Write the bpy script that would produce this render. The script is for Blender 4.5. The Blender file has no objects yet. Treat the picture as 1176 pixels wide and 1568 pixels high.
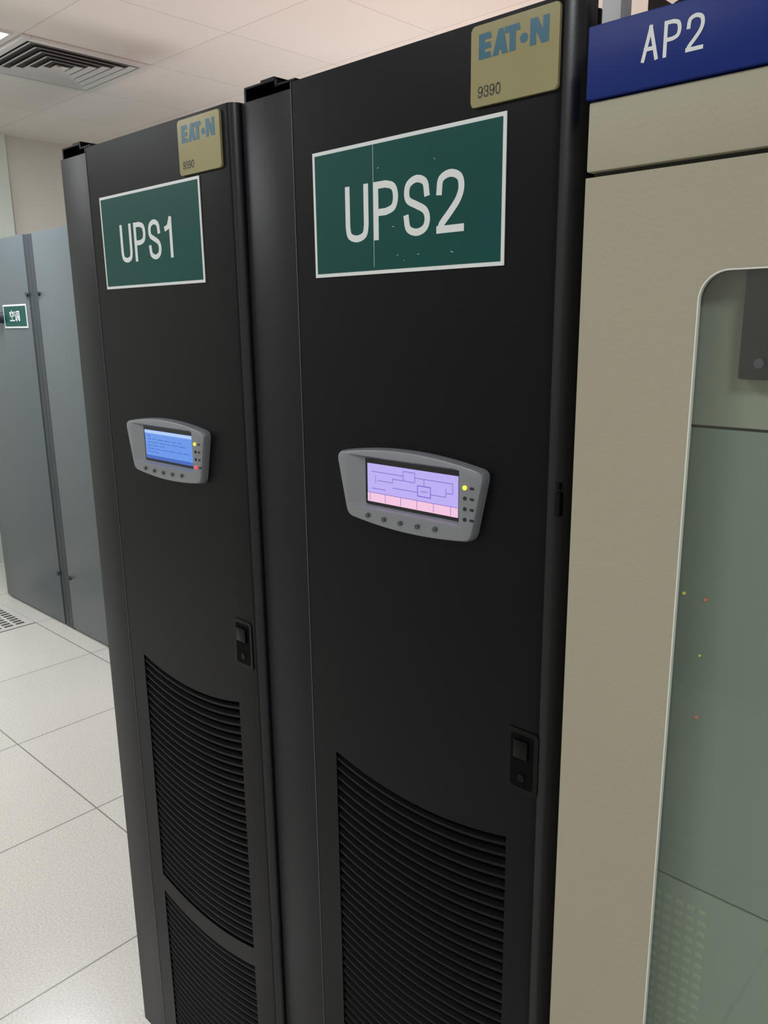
import bpy, bmesh, math, random
from mathutils import Vector, Matrix
random.seed(4)
S=bpy.context.scene
S.view_settings.view_transform='Standard'
COL=bpy.context.collection

# ---------------------------------------------------------------- materials
def lin(c):
    return tuple(((v/255)/12.92 if v/255<=0.04045 else (((v/255)+0.055)/1.055)**2.4) for v in c)+(1.0,)
def mat(name,rgb,rough=0.5,metal=0.0,noise=0.0,nscale=40,bump=0.0,bscale=400,spec=0.5,emit=None,estr=0,coat=0):
    m=bpy.data.materials.new(name);m.use_nodes=True;nt=m.node_tree
    b=nt.nodes['Principled BSDF'];col=lin(rgb)
    b.inputs['Base Color'].default_value=col
    b.inputs['Roughness'].default_value=rough;b.inputs['Metallic'].default_value=metal
    b.inputs['Specular IOR Level'].default_value=spec
    b.inputs['Coat Weight'].default_value=coat
    tc=nt.nodes.new('ShaderNodeTexCoord')
    if noise>0:
        n=nt.nodes.new('ShaderNodeTexNoise');n.inputs['Scale'].default_value=nscale;n.inputs['Detail'].default_value=4
        nt.links.new(tc.outputs['Object'],n.inputs['Vector'])
        r=nt.nodes.new('ShaderNodeMapRange');r.inputs['From Min'].default_value=0.3;r.inputs['From Max'].default_value=0.7
        r.inputs['To Min'].default_value=1-noise;r.inputs['To Max'].default_value=1+noise
        nt.links.new(n.outputs['Fac'],r.inputs['Value'])
        mx=nt.nodes.new('ShaderNodeVectorMath');mx.operation='SCALE';mx.inputs[0].default_value=col[:3]
        nt.links.new(r.outputs['Result'],mx.inputs['Scale']);nt.links.new(mx.outputs[0],b.inputs['Base Color'])
    if bump>0:
        n=nt.nodes.new('ShaderNodeTexNoise');n.inputs['Scale'].default_value=bscale;n.inputs['Detail'].default_value=2
        nt.links.new(tc.outputs['Object'],n.inputs['Vector'])
        bp=nt.nodes.new('ShaderNodeBump');bp.inputs['Strength'].default_value=bump;bp.inputs['Distance'].default_value=0.001
        nt.links.new(n.outputs['Fac'],bp.inputs['Height']);nt.links.new(bp.outputs['Normal'],b.inputs['Normal'])
    if emit:
        b.inputs['Emission Color'].default_value=lin(emit);b.inputs['Emission Strength'].default_value=estr
    return m
M={}
M['black']=mat('black_powder_coat',(11,11,16),0.36,noise=0.06,nscale=8,bump=0.10,bscale=900,spec=0.15)
M['edge']=mat('black_edge_highlight',(20,21,28),0.30,bump=0.05,bscale=900,spec=0.6)  # lighter, shinier black puts a highlight into the rounded door edge
M['filler']=mat('black_side_trim',(20,20,26),0.38,bump=0.1,bscale=900,spec=0.22)
M['vent']=mat('vent_cavity_black',(4,4,5),0.8,spec=0.1)
M['rib']=mat('louvre_black',(12,12,15),0.45,spec=0.13)
M['gloss']=mat('latch_black_plastic',(5,5,7),0.25,spec=0.18)
M['green']=mat('sign_green_vinyl',(4,72,68),0.38,noise=0.05,nscale=6,spec=0.2)
M['white']=mat('sign_white_vinyl',(222,226,226),0.4)
M['plate']=mat('nameplate_beige',(152,144,102),0.20,noise=0.05,nscale=9,coat=0.5)
M['teal']=mat('logo_teal',(4,88,112),0.35)
M['ink']=mat('print_dark',(28,30,30),0.5)
M['bezel']=mat('display_bezel_grey',(136,140,146),0.36,metal=0.35,bump=0.05)
M['bezin']=mat('display_surround_dark',(20,24,32),0.25)
M['icon']=mat('icon_dark',(22,22,26),0.5)
M['btn']=mat('button_grey',(78,82,88),0.35,metal=0.3)
M['hilite']=mat('door_highlight_grey',(84,86,92),0.35,metal=0.3)  # grey stands in for the bright highlight along the door edge
M['scr2']=mat('lcd_violet',(40,40,60),0.25,emit=(188,172,242),estr=0.95)
M['scr1']=mat('lcd_blue',(30,50,80),0.25,emit=(98,146,232),estr=0.9)
M['scrl']=mat('lcd_line',(40,40,120),0.3,emit=(104,88,186),estr=0.8)
M['scrp']=mat('lcd_pink',(60,50,70),0.3,emit=(244,196,222),estr=0.95)
M['scrd']=mat('lcd_darkblue',(30,60,120),0.3,emit=(60,98,190),estr=0.7)
M['scrw']=mat('lcd_palewhite',(60,60,80),0.3,emit=(176,204,250),estr=0.9)
M['ledY']=mat('led_yellow',(220,210,60),0.3,emit=(232,226,80),estr=1.0)
M['ledR']=mat('led_red',(230,50,60),0.3,emit=(250,60,70),estr=1.2)
M['dotY']=mat('reflection_dot_amber',(160,150,60),0.3,emit=(190,190,60),estr=0.5)  # amber glow for a light mirrored in the door glass
M['dotR']=mat('reflection_dot_dim_red',(170,70,50),0.3,emit=(210,80,60),estr=0.6)  # red glow for a light mirrored in the door glass
M['cream']=mat('cream_textured_paint',(166,161,141),0.5,noise=0.02,nscale=5,bump=0.35,bscale=260,spec=0.35)
M['blue']=mat('header_blue',(12,38,116),0.4,noise=0.04,nscale=5,spec=0.2)
M['trim']=mat('glass_edge_light',(222,224,214),0.3)
M['inner']=mat('inner_panel_greygreen',(152,156,140),0.5,noise=0.02,nscale=3)
M['inner2']=mat('inner_panel_sage',(132,144,132),0.5,noise=0.02,nscale=3)
M['inner3']=mat('inner_panel_low',(140,152,138),0.5,noise=0.02,nscale=3)
M['slotrefl']=mat('slot_reflection_paint',(154,166,144),0.5)  # pale colour of the perforated floor's reflection in the glass
M['seam']=mat('seam_dark',(40,44,42),0.7)
M['meter']=mat('meter_black',(14,16,18),0.35)
M['acgrey']=mat('ac_slate_grey',(82,89,94),0.32,noise=0.03,nscale=2,bump=0.08)
M['acdark']=mat('ac_dark_post',(46,50,57),0.45)
M['metal']=mat('bare_metal',(196,196,202),0.35,metal=0.3)
M['wall']=mat('wall_paint',(210,206,198),0.7,noise=0.015,nscale=2,bump=0.05)
M['pier']=mat('pier_paint',(220,228,218),0.7,noise=0.015,nscale=2)
M['grille']=mat('grille_white',(224,224,222),0.45)
M['dark']=mat('duct_dark',(66,66,68),0.8)
M['lamp']=mat('lamp_diffuser',(255,255,255),0.5,emit=(245,250,255),estr=4.0)
M['tray']=mat('cable_tray_metal',(60,50,48),0.5,metal=0.5)
M['cable']=mat('cable_black',(30,22,20),0.5)

# door glass: transparent sheet with angle-dependent mirror reflection
g=bpy.data.materials.new('door_glass');g.use_nodes=True;nt=g.node_tree;nt.nodes.clear()
out=nt.nodes.new('ShaderNodeOutputMaterial');mx=nt.nodes.new('ShaderNodeMixShader')
tr=nt.nodes.new('ShaderNodeBsdfTransparent');tr.inputs[0].default_value=(0.87,0.93,0.90,1)
gl=nt.nodes.new('ShaderNodeBsdfGlossy');gl.inputs['Roughness'].default_value=0.03
lw=nt.nodes.new('ShaderNodeLayerWeight');lw.inputs['Blend'].default_value=0.5
pw=nt.nodes.new('ShaderNodeMath');pw.operation='POWER';pw.inputs[1].default_value=5
ma=nt.nodes.new('ShaderNodeMath');ma.operation='MULTIPLY_ADD';ma.inputs[1].default_value=0.9;ma.inputs[2].default_value=0.085
nt.links.new(lw.outputs['Facing'],pw.inputs[0]);nt.links.new(pw.outputs[0],ma.inputs[0]);nt.links.new(ma.outputs[0],mx.inputs[0])
nt.links.new(tr.outputs[0],mx.inputs[1]);nt.links.new(gl.outputs[0],mx.inputs[2]);nt.links.new(mx.outputs[0],out.inputs[0])
M['glass']=g

def tile_mat(name,base,seamc,size,ox,oy,line,rough,speck,coat=0,sscale=170):
    m=bpy.data.materials.new(name);m.use_nodes=True;nt=m.node_tree;b=nt.nodes['Principled BSDF']
    b.inputs['Roughness'].default_value=rough;b.inputs['Coat Weight'].default_value=coat;b.inputs['Coat Roughness'].default_value=0.12
    N=nt.nodes.new;Lk=nt.links.new
    geo=N('ShaderNodeNewGeometry');sep=N('ShaderNodeSeparateXYZ');Lk(geo.outputs['Position'],sep.inputs[0])
    def mth(op,a,bv=None,c=None):
        n=N('ShaderNodeMath');n.operation=op
        for i,v in enumerate((a,bv,c)):
            if v is None: continue
            if isinstance(v,(int,float)): n.inputs[i].default_value=v
            else: Lk(v,n.inputs[i])
        return n.outputs[0]
    ds=[];ids=[]
    for ax,o in (('X',ox),('Y',oy)):
        t=mth('DIVIDE',mth('SUBTRACT',sep.outputs[ax],o),size)
        fl=mth('FLOOR',t);ids.append(fl);fr_=mth('SUBTRACT',t,fl)
        d=mth('MINIMUM',fr_,mth('SUBTRACT',1.0,fr_));ds.append(d)
    dd=mth('MULTIPLY',mth('MINIMUM',ds[0],ds[1]),size)
    fac=mth('LESS_THAN',dd,line)
    cmb=N('ShaderNodeCombineXYZ');Lk(ids[0],cmb.inputs[0]);Lk(ids[1],cmb.inputs[1])
    wn=N('ShaderNodeTexWhiteNoise');wn.noise_dimensions='2D';Lk(cmb.outputs[0],wn.inputs['Vector'])
    no=N('ShaderNodeTexNoise');no.inputs['Scale'].default_value=sscale;no.inputs['Detail'].default_value=3;Lk(geo.outputs['Position'],no.inputs['Vector'])
    no2=N('ShaderNodeTexNoise');no2.inputs['Scale'].default_value=2.2;no2.inputs['Detail'].default_value=3;Lk(geo.outputs['Position'],no2.inputs['Vector'])
    k=mth('ADD',1.0,mth('MULTIPLY',mth('SUBTRACT',no.outputs['Fac'],0.5),speck))
    k=mth('ADD',k,mth('MULTIPLY',mth('SUBTRACT',no2.outputs['Fac'],0.5),0.08))
    k=mth('ADD',k,mth('MULTIPLY',mth('SUBTRACT',wn.outputs['Value'],0.5),0.05))
    vm=N('ShaderNodeVectorMath');vm.operation='SCALE';vm.inputs[0].default_value=lin(base)[:3];Lk(k,vm.inputs['Scale'])
    mixc=N('ShaderNodeMix');mixc.data_type='RGBA';Lk(fac,mixc.inputs[0]);Lk(vm.outputs[0],mixc.inputs[6]);mixc.inputs[7].default_value=lin(seamc)
    Lk(mixc.outputs[2],b.inputs['Base Color'])
    return m
M['floor']=tile_mat('raised_floor_tile',(203,200,193),(128,125,119),0.6157,-2.324,0.356,0.0024,0.30,0.75,0.5)
M['ceil']=tile_mat('ceiling_metal_panel',(234,229,224),(192,184,180),0.6,-3.6,0.975,0.0018,0.30,0.02,0.0)

# ---------------------------------------------------------------- mesh helpers
def empty(name,loc):
    e=bpy.data.objects.new(name,None);e.empty_display_size=0.1;e.location=loc;COL.objects.link(e);return e
def finish(name,bm,m,parent=None,smooth=False):
    me=bpy.data.meshes.new(name);bmesh.ops.recalc_face_normals(bm,faces=bm.faces[:]) if smooth!='keep' else None
    bm.to_mesh(me);bm.free()
    ob=bpy.data.objects.new(name,me);COL.objects.link(ob)
    for mm in (m if isinstance(m,(list,tuple)) else [m]): me.materials.append(mm)
    if smooth is True:
        for p in me.polygons:p.use_smooth=True
        try: me.set_sharp_from_angle(angle=math.radians(35))
        except Exception: pass
    if parent:
        ob.parent=parent;ob.matrix_parent_inverse=Matrix.Translation(-Vector(parent.location))
    return ob
def add_box(bm,x0,x1,y0,y1,z0,z1,bev=0,seg=2,mi=0):
    r=bmesh.ops.create_cube(bm,size=1);vs=r['verts']
    for v in vs:
        v.co=Vector(((x0+x1)/2+v.co.x*(x1-x0),(y0+y1)/2+v.co.y*(y1-y0),(z0+z1)/2+v.co.z*(z1-z0)))
    fs=set(f for v in vs for f in v.link_faces)
    for f in fs:f.material_index=mi
    if bev>0:
        es=list(set(e for v in vs for e in v.link_edges))
        bmesh.ops.bevel(bm,geom=es,offset=bev,segments=seg,affect='EDGES',profile=0.6)
def box(name,x0,x1,y0,y1,z0,z1,m,parent=None,bev=0,seg=2):
    bm=bmesh.new();add_box(bm,x0,x1,y0,y1,z0,z1,bev,seg);return finish(name,bm,m,parent,smooth=bev>0)
def add_prism(bm,pts,y0,y1,mi=0):
    a=[bm.verts.new((x,y0,z)) for x,z in pts];b=[bm.verts.new((x,y1,z)) for x,z in pts]
    f=bm.faces.new(a);f.material_index=mi;f=bm.faces.new(b[::-1]);f.material_index=mi
    n=len(pts)
    for i in range(n):
        f=bm.faces.new((a[i],b[i],b[(i+1)%n],a[(i+1)%n]));f.material_index=mi
def rrect(x0,x1,z0,z1,r,n=6):
    pts=[]
    for cx,cz,a0 in ((x1-r,z1-r,0),(x0+r,z1-r,90),(x0+r,z0+r,180),(x1-r,z0+r,270)):
        for i in range(n+1):
            a=math.radians(a0+90*i/n);pts.append((cx+r*math.cos(a),cz+r*math.sin(a)))
    return pts
def rplate(name,x0,x1,z0,z1,r,y0,y1,m,parent,bev=0.0008):
    bm=bmesh.new();add_prism(bm,rrect(x0,x1,z0,z1,r),y0,y1)
    es=[e for e in bm.edges if abs(e.verts[0].co.y-y0)<1e-6 and abs(e.verts[1].co.y-y0)<1e-6]
    if bev: bmesh.ops.bevel(bm,geom=es,offset=bev,segments=2,affect='EDGES')
    return finish(name,bm,m,parent,smooth=True)
def cylY(bm,x,z,r,y0,y1,n=20,mi=0):
    add_prism(bm,[(x+r*math.cos(2*math.pi*i/n),z+r*math.sin(2*math.pi*i/n)) for i in range(n)],y0,y1,mi)
def catmull(P,n=6):
    out=[];Q=[P[0]]+list(P)+[P[-1]]
    for i in range(1,len(Q)-2):
        p0,p1,p2,p3=Q[i-1:i+3]
        for k in range(n):
            t=k/n
            out.append(tuple(0.5*((2*p1[j])+(-p0[j]+p2[j])*t+(2*p0[j]-5*p1[j]+4*p2[j]-p3[j])*t*t+(-p0[j]+3*p1[j]-3*p2[j]+p3[j])*t**3) for j in (0,1)))
    out.append(tuple(P[-1]));return out
GL={}
GL['U']=[[(0,1)]+[(0,.28)]+catmull([(0,.26),(.1,.07),(.5,0),(.9,.07),(1,.26)])+[(1,.28),(1,1)]]
GL['P']=[[(0,0),(0,1)],[(0,1)]+catmull([(.5,1),(.88,.93),(1,.735),(.88,.54),(.5,.47)])+[(0,.47)]]
GL['S']=[catmull([(.97,.72),(.88,.92),(.5,1),(.12,.92),(.02,.75),(.12,.61),(.5,.51),(.88,.4),(1,.24),(.88,.07),(.5,0),(.1,.08),(0,.28)])]
GL['2']=[catmull([(.02,.7),(.1,.92),(.5,1),(.9,.92),(1,.73),(.86,.52),(.5,.3),(.16,.12),(.06,.02)]),[(.02,0),(1,0)]]
GL['1']=[[(.15,.76),(.4,.8),(.6,1)],[(.62,0),(.62,1)]]
GL['A']=[[(0,0),(.5,1)],[(.5,1),(1,0)],[(.17,.33),(.83,.33)]]
GL['3']=[catmull([(0,.75),(.1,.93),(.5,1),(.9,.93),(.95,.75),(.8,.57),(.4,.53)]),catmull([(.4,.53),(.85,.48),(1,.27),(.88,.07),(.5,0),(.1,.07),(0,.25)])]
GL['9']=[catmull([(.05,.2),(.15,.05),(.5,0),(.88,.15),(1,.6),(.9,.9),(.5,1),(.1,.9),(0,.7),(.1,.5),(.5,.42),(.9,.52),(1,.65)])]
GL['0']=[catmull([(.5,1),(.1,.85),(0,.5),(.1,.15),(.5,0),(.9,.15),(1,.5),(.9,.85),(.5,1)])]
def ribbon(bm,pl,t,y,caps=True,mi=0):
    P=[Vector((p[0],p[1])) for p in pl]
    Q=[P[0]]
    for p in P[1:]:
        if (p-Q[-1]).length>1e-6:Q.append(p)
    P=Q
    if caps:
        P[0]=P[0]+(P[0]-P[1]).normalized()*t/2;P[-1]=P[-1]+(P[-1]-P[-2]).normalized()*t/2
    Lp=[];Rp=[]
    for i,p in enumerate(P):
        d0=(P[i]-P[i-1]).normalized() if i>0 else None;d1=(P[i+1]-P[i]).normalized() if i<len(P)-1 else None
        d=(d0 or d1) if (d0 is None or d1 is None) else ((d0+d1).normalized() if (d0+d1).length>1e-3 else d0)
        n=Vector((-d.y,d.x));k=1.0
        if d0 is not None and d1 is not None: k=1/max(0.45,n.dot(Vector((-d1.y,d1.x))))
        Lp.append(p+n*t/2*k);Rp.append(p-n*t/2*k)
    a=[bm.verts.new((p.x,y,p.y)) for p in Lp];b=[bm.verts.new((p.x,y,p.y)) for p in Rp]
    for i in range(len(P)-1):
        f=bm.faces.new((a[i],b[i],b[i+1],a[i+1]));f.material_index=mi
def faceout(bm):
    for f in bm.faces:
        f.normal_update()
        if f.normal.y>0:f.normal_flip()
def text(name,s,x0,z0,w,h,gap,t,y,m,parent):
    """stroke lettering printed on a flat surface facing -Y"""
    bm=bmesh.new();n=len(s);cw=(w-gap*(n-1))/n;x=x0
    for i,ch in enumerate(s):
        for j,pl in enumerate(GL[ch]):
            ribbon(bm,[(x+t/2+p[0]*(cw-t),z0+t/2+p[1]*(h-t)) for p in pl],t,y-0.00003*j-0.00001*i)
        x+=cw+gap
    faceout(bm)
    return finish(name,bm,m,parent,smooth='keep')

# ---------------------------------------------------------------- room shell
XL,XR,YF,YB,ZC=-5.5,2.6,-2.6,3.0,2.742
box('floor',XL-0.1,XR+0.1,YF-0.1,YB+0.1,-0.1,0,M['floor'])
box('ceiling',XL-0.1,XR+0.1,YF-0.1,YB+0.1,ZC,ZC+0.1,M['ceil'])
box('wall_left',XL-0.1,XL,YF,YB,0,ZC,M['wall'])
box('wall_right',XR,XR+0.1,YF,YB,0,ZC,M['wall'])
box('wall_back',XL-0.1,XR+0.1,YB,YB+0.1,0,ZC,M['wall'])
box('wall_front',XL-0.1,XR+0.1,YF-0.1,YF,0,ZC,M['wall'])
box('trim_1',XL,XL+0.03,YF+0.1,1.66,0,ZC,M['pier'],bev=0.003)
box('baseboard_left',XL,XL+0.012,1.67,YB,0,0.09,M['trim'])

def troffer(name,cx,cy,power,half=0.3):
    e=empty(name,(cx,cy,ZC));bm=bmesh.new();t=0.014;y=ZC-0.008
    add_box(bm,cx-half,cx+half,cy-half,cy-half+t,y,ZC,0.001);add_box(bm,cx-half,cx+half,cy+half-t,cy+half,y,ZC,0.001)
    add_box(bm,cx-half,cx-half+t,cy-half+t,cy+half-t,y,ZC,0.001);add_box(bm,cx+half-t,cx+half,cy-half+t,cy+half-t,y,ZC,0.001)
    finish('frame',bm,M['grille'],e)
    box('diffuser',cx-half+t,cx+half-t,cy-half+t,cy+half-t,ZC-0.004,ZC,M['lamp'],e)
    ld=bpy.data.lights.new('lamp_light','AREA');ld.shape='SQUARE';ld.size=half*2-0.04;ld.energy=power;ld.color=(0.95,0.98,1.0)
    lo=bpy.data.objects.new('lamp_light',ld);COL.objects.link(lo);lo.parent=e;lo.location=(0,0,-0.012)
troffer('ceiling_light',-3.9,0.66,38,half=0.285)
troffer('ceiling_light.001',-3.9,-1.43,31)
troffer('ceiling_light.002',-1.5,-1.43,13)
troffer('ceiling_light.003',0.9,-1.43,23)
troffer('ceiling_light.004',-0.6,2.2,8)
def added_uplight(name,x,y,z,power,color,size):  # unseen lamp and stand, added to light the ceiling
    e=empty(name,(x,y,0));bm=bmesh.new()
    bmesh.ops.create_cone(bm,cap_ends=True,segments=32,radius1=0.14,radius2=0.14,depth=0.02,matrix=Matrix.Translation((x,y,0.01)))
    bmesh.ops.create_cone(bm,cap_ends=True,segments=20,radius1=0.015,radius2=0.015,depth=z-0.1,matrix=Matrix.Translation((x,y,0.02+(z-0.1)/2)))
    bmesh.ops.create_cone(bm,cap_ends=False,segments=32,radius1=0.04,radius2=size*0.6,depth=0.1,matrix=Matrix.Translation((x,y,z-0.04)))
    finish('added_stand_and_bowl',bm,M['acdark'],e,True)
    ld=bpy.data.lights.new('added_fill_light','AREA');ld.shape='DISK';ld.size=size;ld.energy=power;ld.color=color
    lo=bpy.data.objects.new('added_fill_light',ld);COL.objects.link(lo);lo.parent=e;lo.location=(0,0,z+0.012);lo.rotation_euler=(math.pi,0,0)
added_uplight('added_fill_uplight',-1.9,1.75,1.0,11,(1.0,0.60,0.53),0.3)  # added behind the row to tint the ceiling warm pink
added_uplight('added_fill_uplight.001',-2.8,2.4,1.0,14,(1.0,0.97,0.95),0.3)  # added neutral fill for the ceiling, hidden from view

# four-way air diffuser in the ceiling
e=empty('ceiling_air_grille',(-3.9,1.275,ZC))
gcx,gcy,gh=-3.9,1.275,0.30
bm=bmesh.new();t=0.035;zb=ZC-0.014
gx0,gx1,gy0,gy1=gcx-gh,gcx+gh,gcy-gh,gcy+gh
add_box(bm,gx0,gx1,gy0,gy0+t,zb,ZC,0.003);add_box(bm,gx0,gx1,gy1-t,gy1,zb,ZC,0.003)
add_box(bm,gx0,gx0+t,gy0+t,gy1-t,zb,ZC,0.003);add_box(bm,gx1-t,gx1,gy0+t,gy1-t,zb,ZC,0.003)
finish('frame',bm,M['grille'],e,True)
box('duct_back',gx0+t,gx1-t,gy0+t,gy1-t,ZC-0.0015,ZC-0.0005,M['dark'],e)
bm=bmesh.new();n=6;inn=gh-t
for i in range(n):
    ho=inn*(n-i-0.25)/n;hi=ho-0.022
    if hi<0.005: hi=0.005
    def sq(h,z): return [bm.verts.new((gcx+a*h,gcy+b*h,z)) for a,b in ((1,1),(-1,1),(-1,-1),(1,-1))]
    r1,r2,r3,r4=sq(ho,zb),sq(hi,zb+0.009),sq(hi,zb+0.0105),sq(ho,zb+0.0015)
    for A_,B_ in ((r1,r2),(r2,r3),(r3,r4),(r4,r1)):
        for k in range(4): bm.faces.new((A_[k],A_[(k+1)%4],B_[(k+1)%4],B_[k]))
finish('vanes',bm,M['grille'],e)

# perforated floor tile
e=empty('perforated_floor_tile',(-4.48,0.664,0))
px0,px1,py0,py1=-4.785,-4.172,0.359,0.969
box('plate',px0,px1,py0,py1,0.0,0.003,M['floor'],e)
bm=bmesh.new()
for i in range(14):
    for j in range(9):
        x=px0+0.05+i*(px1-px0-0.10)/13;y=py0+0.06+j*(py1-py0-0.12)/8
        add_box(bm,x-0.011,x+0.011,y-0.022,y+0.022,0.003,0.0035)
finish('holes',bm,M['dark'],e)

# ---------------------------------------------------------------- UPS cabinets
TOP=1.8435
def ups(name,dx,right_end,screen,variant):
    """dx = shift along the row; coordinates below are those of the right-hand unit"""
    e=empty(name,(-0.65+dx,0.4,0))
    X=lambda v:v+dx
    bodyL=-0.9185
    bodyR=right_end-dx
    box('carcass',X(bodyL),X(bodyR),0.034,0.80,0.03,TOP-0.006,M['black'],e,0.002)
    box('plinth',X(bodyL+0.01),X(bodyR-0.01),0.05,0.78,0.0,0.03,M['vent'],e)
    box('side_trim',X(bodyL),X(-0.8085),0.012,0.034,0.03,TOP-0.002,M['filler'],e,0.0015)
    box('hinge_gap',X(-0.8085),X(-0.805),0.02,0.034,0.03,TOP-0.006,M['vent'],e)
    xl,xf,r=X(-0.805),X(-0.437 if dx==0 else -0.4195),0.024 if dx==0 else 0.0145
    zb=0.045;vx0,vx1=X(-0.7585),X(-0.4678)
    sag=0.020;NS=16
    def curve(z): return [(vx0+(vx1-vx0)*i/NS,z-sag*(1-(2*i/NS-1)**2)) for i in range(NS+1)]
    groups=[(0.966,0.497),(0.459,0.10)]
    bm=bmesh.new()
    def face(pts,y=0.0,mi=0):
        f=bm.faces.new([bm.verts.new((p[0],y,p[1])) for p in pts]);f.normal_update()
        if f.normal.y>0:f.normal_flip()
        f.material_index=mi
    face([(xl,zb),(vx0,zb),(vx0,TOP),(xl,TOP)])
    face([(vx1,zb),(xf,zb),(xf,TOP),(vx1,TOP)])
    def strip(ct,cb):
        for i in range(NS):
            face([cb[i],cb[i+1],ct[i+1],ct[i]])
    flat=lambda z:[(vx0+(vx1-vx0)*i/NS,z) for i in range(NS+1)]
    strip(flat(TOP),curve(groups[0][0]));strip(curve(groups[0][1]),curve(groups[1][0]));strip(curve(groups[1][1]),flat(zb))
    D=0.014
    for zt,z0 in groups:
        ct,cb=curve(zt),curve(z0)
        for c in (ct,cb):
            for i in range(NS):
                bm.faces.new([bm.verts.new(p) for p in ((c[i][0],0,c[i][1]),(c[i+1][0],0,c[i+1][1]),(c[i+1][0],D,c[i+1][1]),(c[i][0],D,c[i][1]))])
        for xx in (vx0,vx1):
            bm.faces.new([bm.verts.new(p) for p in ((xx,0,z0),(xx,0,zt),(xx,D,zt),(xx,D,z0))])
        for i in range(NS):
            face([cb[i],cb[i+1],ct[i+1],ct[i]],D,1)
    prof=[(xf+r*math.sin(math.radians(a)),r-r*math.cos(math.radians(a))) for a in range(0,91,10)]+[(xf+r,0.033)]
    for i in range(len(prof)-1):
        f=bm.faces.new([bm.verts.new(p) for p in ((prof[i][0],prof[i][1],zb),(prof[i+1][0],prof[i+1][1],zb),(prof[i+1][0],prof[i+1][1],TOP),(prof[i][0],prof[i][1],TOP))])
        f.material_index=2 if i>1 else 0  # rounded faces take the lighter highlight material
    bm.faces.new([bm.verts.new(p) for p in ((xl,0,zb),(xl,0,TOP),(xl,0.033,TOP),(xl,0.033,zb))])
    for z in (TOP,zb):
        bm.faces.new([bm.verts.new((p[0],p[1],z)) for p in [(xl,0.033),(xl,0)]+prof])
    bmesh.ops.remove_doubles(bm,verts=bm.verts[:],dist=0.00005)
    finish('door',bm,[M['black'],M['vent'],M['edge']],e,True)
    box('door_edge_highlight',xl-0.0006,xl+0.0006,-0.0006,0.004,zb,TOP,M['hilite'],e)  # thin grey strip added as the door edge's highlight line
    # louvre ribs
    bm=bmesh.new()
    for zt,z0 in groups:
        z=zt-0.010
        while z>z0+0.006:
            c=curve(z)
            prev=None
            for i,(x,zz) in enumerate(c):
                ring=[bm.verts.new(p) for p in ((x,0.0008,zz+0.0008),(x,0.0015,zz-0.0035),(x,0.012,zz+0.001),(x,0.012,zz+0.005))]
                if prev:
                    for k in range(4): bm.faces.new((prev[k],ring[k],ring[(k+1)%4],prev[(k+1)%4]))
                prev=ring
            z-=0.0150
    finish('vent_louvres',bm,M['rib'],e)
    # nameplate
    nx0,nx1,nz0,nz1=X(-0.530),X(-0.4305),1.766,1.8385
    rplate('nameplate',nx0,nx1,nz0,nz1,0.004,-0.0035,0,M['plate'],e)
    yy=-0.0037
    bm=bmesh.new();lx=nx0+0.0095;lz=1.8078;lh=0.0225
    sx_=1.04
    def Q(pts):
        bm.faces.new([bm.verts.new((lx+a*sx_,yy-0.000005*len(bm.faces),lz+b)) for a,b in pts])
    Q([(0,0),(0.0068,0),(0.0068,lh),(0,lh)])
    for zz in (0,0.0084,0.0168): Q([(0.0068,zz),(0.0145,zz),(0.0132,zz+0.0057),(0.0068,zz+0.0057)])
    Q([(0.0158,0),(0.0222,0),(0.0272,lh),(0.0222,lh)]);Q([(0.0277,lh),(0.0222,lh),(0.0262,0),(0.0328,0)])
    Q([(0.0200,0.004),(0.028,0.004),(0.0272,0.009),(0.0212,0.009)])
    Q([(0.0296,lh-0.0058),(0.0462,lh-0.0058),(0.0450,lh),(0.0288,lh)]);Q([(0.0345,0),(0.0412,0),(0.0412,lh-0.0058),(0.0345,lh-0.0058)])
    Q([(0.0500+0.0042*math.cos(2*math.pi*i/16),0.0085+0.0042*math.sin(2*math.pi*i/16)) for i in range(16)])
    Q([(0.0565,0),(0.0628,0),(0.0628,lh),(0.0565,lh)]);Q([(0.0640,lh),(0.0575,lh),(0.0685,0),(0.0750,0)]);Q([(0.0697,0),(0.0760,0),(0.0760,lh),(0.0697,lh)])
    faceout(bm)
    finish('logo',bm,M['teal'],e,'keep')
    text('model_number','9390',nx0+0.009,1.7735,0.027,0.0105,0.0012,0.0012,yy,M['ink'],e)
    # ---- control display
    cx,cz=X(-0.6135),1.3618
    def outline(s):
        tl=(-0.1155,0.0405);trr=(0.1150,0.0390);br=(0.0975,-0.0415);bl=(-0.0980,-0.0395)
        def arc(a,b,h,n):
            return [(a[0]+(b[0]-a[0])*i/n,a[1]+(b[1]-a[1])*i/n+h*4*(i/n)*(1-i/n)) for i in range(n+1)]
        loop=[arc(tl,trr,0.0115,24)[1:-1],arc(trr,br,0,8)[1:-1],arc(br,bl,-0.0075,24)[1:-1],arc(bl,tl,0,8)[1:-1]]
        cor=[trr,br,bl,tl];res=[]
        for i,seg in enumerate(loop):
            res+=seg
            nxt=loop[(i+1)%4][0];a=seg[-1];k=cor[i]
            for t in (0.25,0.5,0.75):
                res.append(tuple((1-t)**2*a[j]+2*t*(1-t)*k[j]+t*t*nxt[j] for j in (0,1)))
        return [(cx+p[0]*s[0],cz+p[1]*s[1]) for p in res]
    O=outline((1,1));n=len(O)
    def inner(x0,x1,z0,z1):
        out=[]
        mx_,mz=(x0+x1)/2,(z0+z1)/2;hx,hz=(x1-x0)/2,(z1-z0)/2
        for p in O:
            dxx=(p[0]-cx)/0.11;dzz=(p[1]-cz)/0.045
            k=max(abs(dxx),abs(dzz));u,v=dxx/k,dzz/k
            out.append((cx+mx_+hx*u,cz+mz+hz*v))
        return out
    bm=bmesh.new()
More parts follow.
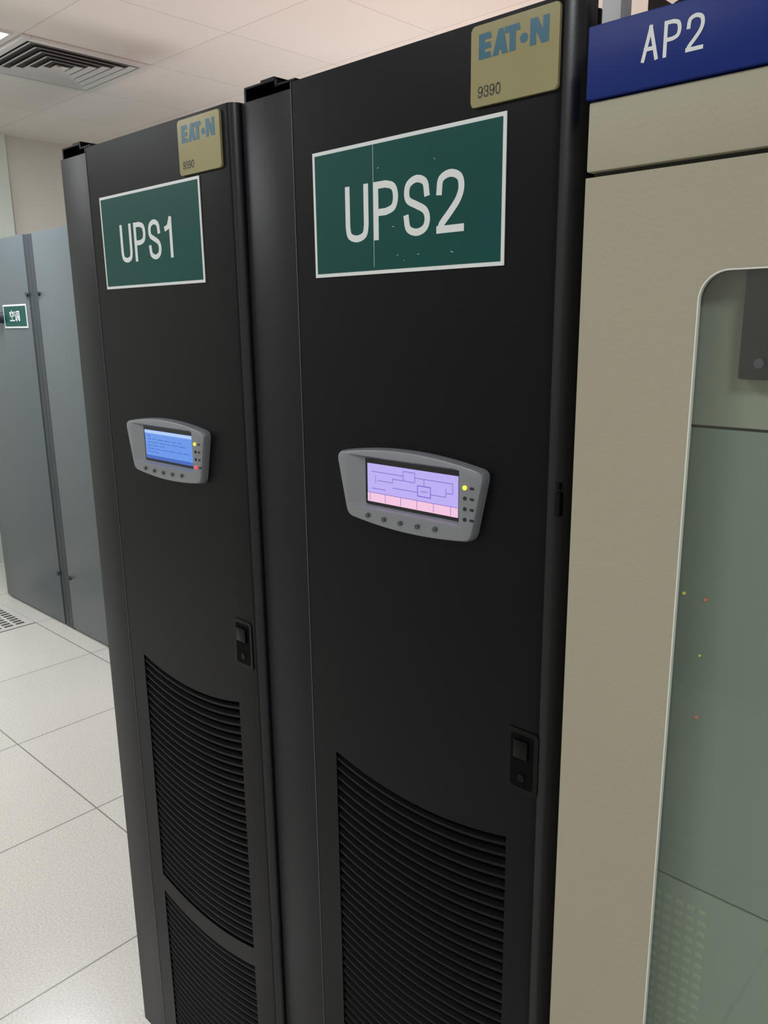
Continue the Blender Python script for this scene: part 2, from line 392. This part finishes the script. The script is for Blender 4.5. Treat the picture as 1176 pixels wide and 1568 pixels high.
    rings=[(O,0.0),(O,-0.009),(outline((0.985,0.965)),-0.0125),(outline((0.972,0.935)),-0.0132),
           (inner(-0.094,0.081,-0.0255,0.0395),-0.0132),(inner(-0.072,0.0785,-0.0225,0.0360),-0.0045)]
    prev=None
    for pts,y in rings:
        cur=[bm.verts.new((p[0],y,p[1])) for p in pts]
        if prev:
            for i in range(n): bm.faces.new((prev[i],prev[(i+1)%n],cur[(i+1)%n],cur[i]))
        prev=cur
    f=bm.faces.new(prev);f.material_index=1
    finish('display_bezel',bm,[M['bezel'],M['bezin']],e,True)
    sx0,sx1,sz0,sz1=cx-0.0675,cx+0.0735,cz-0.0180,cz+0.0295
    ys=-0.0055
    box('lcd_screen',sx0,sx1,ys,-0.0044,sz0,sz1,M[screen],e)
    bm=bmesh.new()
    W=sx1-sx0;Hh=sz1-sz0
    cnt=[0]
    def ln(pts,t=0.0007,mi=0):
        cnt[0]+=1;ribbon(bm,[(sx0+a*W,sz0+b*Hh) for a,b in pts],t,ys-0.0002-0.00002*cnt[0],False,mi)
    if variant==2:
        ln([(0,.12),(1,.12)],0.24*Hh,1)
        for k in range(6): ln([(.03+.18*k,.24),(.03+.18*k,.02)],0.0007,0)
        ln([(.0,.24),(1,.24)],0.0006,0)
        ln([(.05,.8),(.42,.8),(.42,.92),(.55,.92),(.55,.8),(.95,.8),(.95,.55),(.88,.55)]);ln([(.42,.8),(.42,.68),(.55,.68),(.55,.8)])
        ln([(.12,.58),(.3,.58),(.3,.68),(.42,.68)]);ln([(.58,.36),(.72,.36),(.72,.62),(.58,.62),(.58,.36)],0.001)
        ln([(.61,.49),(.69,.49)]);ln([(.65,.62),(.65,.8)]);ln([(.3,.45),(.58,.45)]);ln([(.1,.5),(.1,.72)]);ln([(.72,.45),(.88,.45),(.88,.66)])
        ln([(.05,.36),(.22,.36)])
    else:
        ln([(0,.06),(1,.06)],0.12*Hh,2);ln([(0,.945),(1,.945)],0.11*Hh,3)
        for k in range(6):
            a=.05
            while a<.85:
                b=a+random.uniform(.05,.14)
                if b>.9: break
                ln([(a,.80-.11*k),(b,.80-.11*k)],0.0011,2);a=b+.03
                if random.random()<.15: break
    faceout(bm)
    finish('screen_content',bm,[M['scrl'],M['scrp'],M['scrd'],M['scrw']],e,'keep')
    bm=bmesh.new()
    for k in range(5):
        bx=cx-0.060+0.0268*k;bz=cz-0.0325-0.0035*math.sin(math.pi*(k+1)/6)
        cylY(bm,bx,bz,0.0030,-0.0155,-0.0125)
    finish('buttons',bm,M['btn'],e,True)
    bm=bmesh.new()
    for k,zz in enumerate((0.020,0.008,-0.004,-0.016)):
        x=cx+0.0925
        if not(k==0 or (variant==1 and k==3)):cylY(bm,x-0.003,cz+zz,0.0022,-0.0142,-0.013)
        add_box(bm,x+0.004,x+0.009,-0.0137,-0.013,cz+zz-0.0014,cz+zz+0.0014)
    finish('status_icons',bm,M['icon'],e)
    bm=bmesh.new();cylY(bm,cx+0.0895,cz+0.020,0.0026,-0.0148,-0.013);finish('status_led_yellow',bm,M['ledY'],e)
    if variant==1:
        bm=bmesh.new();cylY(bm,cx+0.0895,cz-0.016,0.0028,-0.0148,-0.013);finish('status_led_red',bm,M['ledR'],e)
    # latch
    kx0,kx1,kz0,kz1=X(-0.4695),X(-0.4275 if dx==0 else -0.4235),1.0335,1.112
    bm=bmesh.new();add_prism(bm,rrect(kx0,kx1,kz0,kz1,0.006),-0.0015,0)
    finish('latch_plate',bm,M['gloss'],e,True)
    rplate('latch_recess',kx0+0.006,kx1-0.006,kz0+0.006,kz1-0.006,0.004,-0.0018,-0.0015,M['vent'],e,0)
    box('latch_handle',kx0+0.011,kx1-0.012,-0.005,-0.0015,kz0+0.044,kz1-0.012,M['gloss'],e,0.0015)
    bm=bmesh.new();cylY(bm,(kx0+kx1)/2,kz0+0.019,0.005,-0.003,-0.0015);finish('latch_lock',bm,M['gloss'],e,True)
    if dx==0:
        bm=bmesh.new();add_box(bm,xf+0.014,xf+0.021,0.004,0.012,1.362,1.388,0.002);add_box(bm,xf+0.015,xf+0.020,0.004,0.011,1.390,1.398,0.002)
        finish('door_strike',bm,M['gloss'],e,True)
    # top bracket
    bm=bmesh.new()
    add_box(bm,X(-0.917),X(-0.850),0.016,0.075,TOP+0.014,TOP+0.017,0.0008)
    add_box(bm,X(-0.917),X(-0.913),0.016,0.075,TOP-0.004,TOP+0.014)
    add_box(bm,X(-0.890),X(-0.862),0.022,0.06,TOP+0.017,TOP+0.022,0.001)
    add_box(bm,X(-0.854),X(-0.815),0.016,0.075,TOP+0.007,TOP+0.010,0.0008)
    add_box(bm,X(-0.854),X(-0.850),0.016,0.075,TOP+0.007,TOP+0.017)
    add_box(bm,X(-0.890),X(-0.862),0.05,0.072,TOP-0.008,TOP+0.014)
    finish('lifting_bracket',bm,M['black'],e)
    return e
ups('ups_cabinet',-0.5175,-0.922,'scr1',1)
ups('ups_cabinet.001',0.0,-0.412,'scr2',2)

# ---------------------------------------------------------------- green name signs
def sign(name,x0,x1,z0,z1,txt,tx0,tx1,tz0,tz1,t,seam=None):
    e=empty(name,((x0+x1)/2,0,(z0+z1)/2))
    box('sign_border',x0,x1,-0.0012,-0.0001,z0,z1,M['white'],e)
    b=0.0042
    box('sign_field',x0+b,x1-b,-0.0016,-0.0012,z0+b,z1-b,M['green'],e)
    text('sign_lettering',txt,tx0,tz0,tx1-tx0,tz1-tz0,(tx1-tx0)*0.047,t,-0.0018,M['white'],e)
    if seam:
        bm=bmesh.new();ribbon(bm,[(seam,z0+0.008),(seam,z1-0.004)],0.0005,-0.0017,False)
        for k in range(7):
            a=random.uniform(x0+.1,x1-.02);c=random.choice([z0+0.012,z0+0.018,z1-0.03,z0+0.05]);ribbon(bm,[(a,c),(a+random.uniform(.001,.004),c+random.uniform(-.002,.002))],0.0005,-0.0017,False)
        faceout(bm)
        finish('sign_scratches',bm,M['white'],e,'keep')
sign('cabinet_name_sign',-1.2885,-1.0055,1.6185,1.7625,'UPS1',-1.231,-1.071,1.6575,1.7155,0.0072)
sign('cabinet_name_sign.001',-0.7690,-0.4875,1.6140,1.7575,'UPS2',-0.7135,-0.5380,1.6510,1.7135,0.0076,seam=-0.668)

# ---------------------------------------------------------------- distribution cabinet
e=empty('power_distribution_cabinet',(-0.08,0.3,0))
ax0,ax1=-0.3825,0.218;yf=-0.03
box('side_left',ax0,ax0+0.02,0.014,0.60,0.0,1.79,M['cream'],e)
box('side_right',ax1-0.02,ax1,0.014,0.60,0.0,1.79,M['cream'],e)
box('back_panel',ax0+0.02,ax1-0.02,0.58,0.60,0.0,1.79,M['cream'],e)
box('top_panel',ax0+0.02,ax1-0.02,0.014,0.58,1.77,1.79,M['cream'],e)
box('base',ax0+0.02,ax1-0.02,0.014,0.58,0.0,0.07,M['acdark'],e)
box('upper_fascia',ax0,ax1,yf,0.014,1.6845,1.741,M['cream'],e,0.0025)
box('fascia_gap',ax0+0.004,ax1-0.004,yf+0.008,0.0,1.680,1.6845,M['seam'],e)
box('header_sign',ax0-0.001,ax1+0.001,yf-0.004,0.014,1.742,1.799,M['blue'],e,0.0015)
text('header_lettering','AP2',-0.3345,1.7612,0.0505,0.0262,0.004,0.0030,yf-0.0043,M['white'],e)
def ring(name,outer,inn,r,y0,y1,m,parent,n=8):
    ox0,ox1,oz0,oz1=outer;L_=rrect(*inn,r,n);bm=bmesh.new()
    oc=[(ox1,oz1),(ox0,oz1),(ox0,oz0),(ox1,oz0)]
    def lay(y): return [bm.verts.new((p[0],y,p[1])) for p in L_],[bm.verts.new((p[0],y,p[1])) for p in oc]
    fi,fo=lay(y0);bi,bo=lay(y1);N=len(L_)
    for inn_,out_ in ((fi,fo),(bi,bo)):
        for k in range(4):
            for i in range(n):
                a=k*(n+1)+i;bm.faces.new((inn_[a],inn_[a+1],out_[k]))
            a=k*(n+1)+n;b=(a+1)%N;bm.faces.new((inn_[a],inn_[b],out_[(k+1)%4],out_[k]))
    for i in range(N): bm.faces.new((fi[i],fi[(i+1)%N],bi[(i+1)%N],bi[i]))
    for i in range(4): bm.faces.new((fo[i],fo[(i+1)%4],bo[(i+1)%4],bo[i]))
    return finish(name,bm,m,parent,False)
gx=(-0.2752,0.111,0.25,1.5977)
ring('door_frame',(ax0,ax1,0.075,1.680),gx,0.024,yf,-0.026,M['cream'],e,12)
ring('door_flange',(ax0,ax1,0.075,1.680),(ax0+0.02,ax1-0.02,0.095,1.66),0.004,-0.026,0.010,M['cream'],e,2)
bm=bmesh.new()
A=rrect(*gx,0.024,12);Bq=rrect(gx[0]+0.0012,gx[1]-0.0012,gx[2]+0.0012,gx[3]-0.0012,0.0228,12)
for i in range(len(A)):
    j=(i+1)%len(A)
    bm.faces.new([bm.verts.new(p) for p in ((A[i][0],yf-0.0004,A[i][1]),(A[j][0],yf-0.0004,A[j][1]),(Bq[j][0],yf-0.0004,Bq[j][1]),(Bq[i][0],yf-0.0004,Bq[i][1]))])
    bm.faces.new([bm.verts.new(p) for p in ((Bq[i][0],yf-0.0004,Bq[i][1]),(Bq[j][0],yf-0.0004,Bq[j][1]),(Bq[j][0],-0.026,Bq[j][1]),(Bq[i][0],-0.026,Bq[i][1]))])
bmesh.ops.remove_doubles(bm,verts=bm.verts[:],dist=0.00001)
finish('window_gasket',bm,M['trim'],e)
bm=bmesh.new()
bm.faces.new([bm.verts.new((x,-0.0255,z)) for x,z in rrect(gx[0]-0.012,gx[1]+0.012,gx[2]-0.012,gx[3]+0.012,0.01,4)])
faceout(bm);finish('window_glass',bm,M['glass'],e,'keep')
kf=0.70/0.77
ZI=lambda z:1.56+(z-1.56)*kf
XI=lambda x:x*kf
box('inner_panel_upper',ax0+0.02,ax1-0.02,0.0,0.010,ZI(1.4595),1.682,M['inner'],e)
box('inner_panel_middle',ax0+0.02,ax1-0.02,0.0,0.010,ZI(0.962),ZI(1.4565),M['inner2'],e)
box('inner_panel_lower',ax0+0.02,ax1-0.02,0.0,0.010,0.1,ZI(0.9595),M['inner3'],e)
box('inner_panel_seams',ax0+0.02,ax1-0.02,0.004,0.012,ZI(0.9595)-0.005,ZI(1.4595)+0.005,M['seam'],e)
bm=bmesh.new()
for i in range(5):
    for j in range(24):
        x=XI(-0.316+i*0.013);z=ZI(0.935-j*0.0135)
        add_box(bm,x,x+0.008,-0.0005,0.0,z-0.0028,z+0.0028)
finish('painted_slot_reflections',bm,M['slotrefl'],e)  # floor reflection in the window, modelled as slots on the lower panel
bm=bmesh.new();add_box(bm,XI(-0.268),XI(-0.15),-0.016,0.0,ZI(1.505),1.66,0.003);finish('power_meter',bm,M['meter'],e,True)
bm=bmesh.new();cylY(bm,XI(-0.249),ZI(1.520),0.004,-0.019,-0.016);finish('meter_knob',bm,M['btn'],e,True)
bm=bmesh.new();cylY(bm,XI(-0.307),ZI(1.288),0.0013,-0.002,0,10);cylY(bm,XI(-0.286),ZI(1.226),0.0009,-0.002,0,10);finish('reflection_dot_amber',bm,M['dotY'],e)  # glowing dots put on the panel in place of glass reflections
bm=bmesh.new();cylY(bm,XI(-0.285),ZI(1.286),0.0011,-0.002,0,10);cylY(bm,XI(-0.284),ZI(1.158),0.0011,-0.002,0,10);finish('reflection_dot_red',bm,M['dotR'],e)  # red dots likewise replace reflections in the glass

# ---------------------------------------------------------------- air conditioners at the far end
def ac(name,x0,x1,post_right):
    e=empty(name,((x0+x1)/2,1.5,0))
    Z=1.990;Y=1.06
    box('carcass',x0,x1,Y+0.02,1.92,0.0,Z-0.004,M['acdark'],e)
    if post_right: px=(x1-0.045,x1);dx_=(x0+0.004,x1-0.049)
    else: px=(x0,x0+0.045);dx_=(x0+0.049,x1-0.004)
    box('post',px[0],px[1],Y+0.004,Y+0.02,0.0,Z-0.004,M['acdark'],e,0.001)
    box('door_panel',dx_[0],dx_[1],Y,Y+0.02,0.012,Z,M['acgrey'],e,0.003)
    bm=bmesh.new();hx=dx_[1]-0.012 if post_right else dx_[0]+0.014
    for z in (1.712,0.29): 
        cylY(bm,hx,z,0.011,Y-0.008,Y);add_box(bm,hx-0.02,hx+0.02,Y-0.003,Y,z-0.006,z+0.006,0.001)
    finish('door_catches',bm,M['acdark'],e,True)
    return e
a1=ac('air_conditioner_cabinet',-4.75,-3.9615,True)
a2=ac('air_conditioner_cabinet.001',-3.9605,-3.10,False)
bm=bmesh.new();cylY(bm,-4.355,1.605,0.028,1.035,1.06);finish('door_handle',bm,M['acdark'],a1,True)
box('label_border',-4.322,-4.050,1.057,1.0598,1.553,1.668,M['white'],a1);box('label_field',-4.314,-4.058,1.0562,1.057,1.561,1.660,M['green'],a1)
bm=bmesh.new()
def rb(pts): ribbon(bm,[(-4.245+a*0.05,1.587+b*0.048) for a,b in pts],0.006,1.0555,True)
for pts in [[(.5,1.05),(.5,.9)],[(.02,.7),(.02,.88),(.98,.88),(.98,.7)],[(.35,.8),(.15,.6)],[(.62,.8),(.85,.6)],[(.15,.5),(.85,.5)],[(.5,.5),(.5,.05)],[(0,.05),(1,.05)],
            [(1.25,.95),(1.35,.8)],[(1.2,.6),(1.35,.6),(1.35,.1),(1.5,.2)],[(1.6,0),(1.65,.95),(2.25,.95),(2.25,.05),(2.12,.05)],[(1.8,.7),(2.1,.7)],[(1.95,.85),(1.95,.5)],[(1.78,.5),(2.12,.5)],[(1.82,.15),(1.82,.36),(2.1,.36),(2.1,.15),(1.82,.15)]]: rb(pts)
faceout(bm)
finish('label_characters',bm,M['white'],a1,'keep')

# cable tray resting on top of the distribution cabinet, running to the back wall
e=empty('cable_tray',(-0.25,0.3,1.80))
bm=bmesh.new()
add_box(bm,-0.378,-0.372,0.06,2.9,1.803,1.845);add_box(bm,-0.14,-0.134,0.06,2.9,1.803,1.845)
for k in range(8): add_box(bm,-0.372,-0.14,0.10+k*0.37,0.13+k*0.37,1.803,1.812)
for yy in (0.12,2.8):
    add_box(bm,-0.37,-0.35,yy,yy+0.02,0.0 if yy>1 else 1.7905,1.803);add_box(bm,-0.16,-0.14,yy,yy+0.02,0.0 if yy>1 else 1.7905,1.803)
finish('tray_frame',bm,M['tray'],e)
bm=bmesh.new()
for k in range(6):
    x=-0.355+k*0.036
    bmesh.ops.create_cone(bm,cap_ends=True,segments=12,radius1=0.014,radius2=0.014,depth=2.8,matrix=Matrix.Translation((x,1.48,1.828+0.02*(k%2)))@Matrix.Rotation(math.pi/2,4,'X'))
finish('cables',bm,M['cable'],e,True)
box('corner_post',-0.402,-0.3835,0.02,0.04,1.803,2.05,M['metal'],e,0.001)
box('corner_post_foot',-0.402,-0.33,0.02,0.06,1.8,1.803,M['metal'],e)

w=bpy.data.worlds.new('world');S.world=w;w.use_nodes=True
w.node_tree.nodes['Background'].inputs[0].default_value=(0.9,0.92,1,1);w.node_tree.nodes['Background'].inputs[1].default_value=0.1

# ---------------------------------------------------------------- camera
y,p,r=map(math.radians,(43.2753,13.3755,-0.7388))
F=Vector((-math.sin(y)*math.cos(p),math.cos(y)*math.cos(p),-math.sin(p)))
R=Vector((math.cos(y),math.sin(y),0));U=R.cross(F)
R2=R*math.cos(r)+U*math.sin(r);U2=-R*math.sin(r)+U*math.cos(r)
cd=bpy.data.cameras.new('camera');cam=bpy.data.objects.new('camera',cd);COL.objects.link(cam)
cd.sensor_fit='HORIZONTAL';cd.sensor_width=36;cd.lens=36*1727.7/1659;cd.clip_start=0.02
mw=Matrix((( R2.x,U2.x,-F.x,0),(R2.y,U2.y,-F.y,-0.70),(R2.z,U2.z,-F.z,1.56),(0,0,0,1)))
cam.matrix_world=mw
S.camera=cam
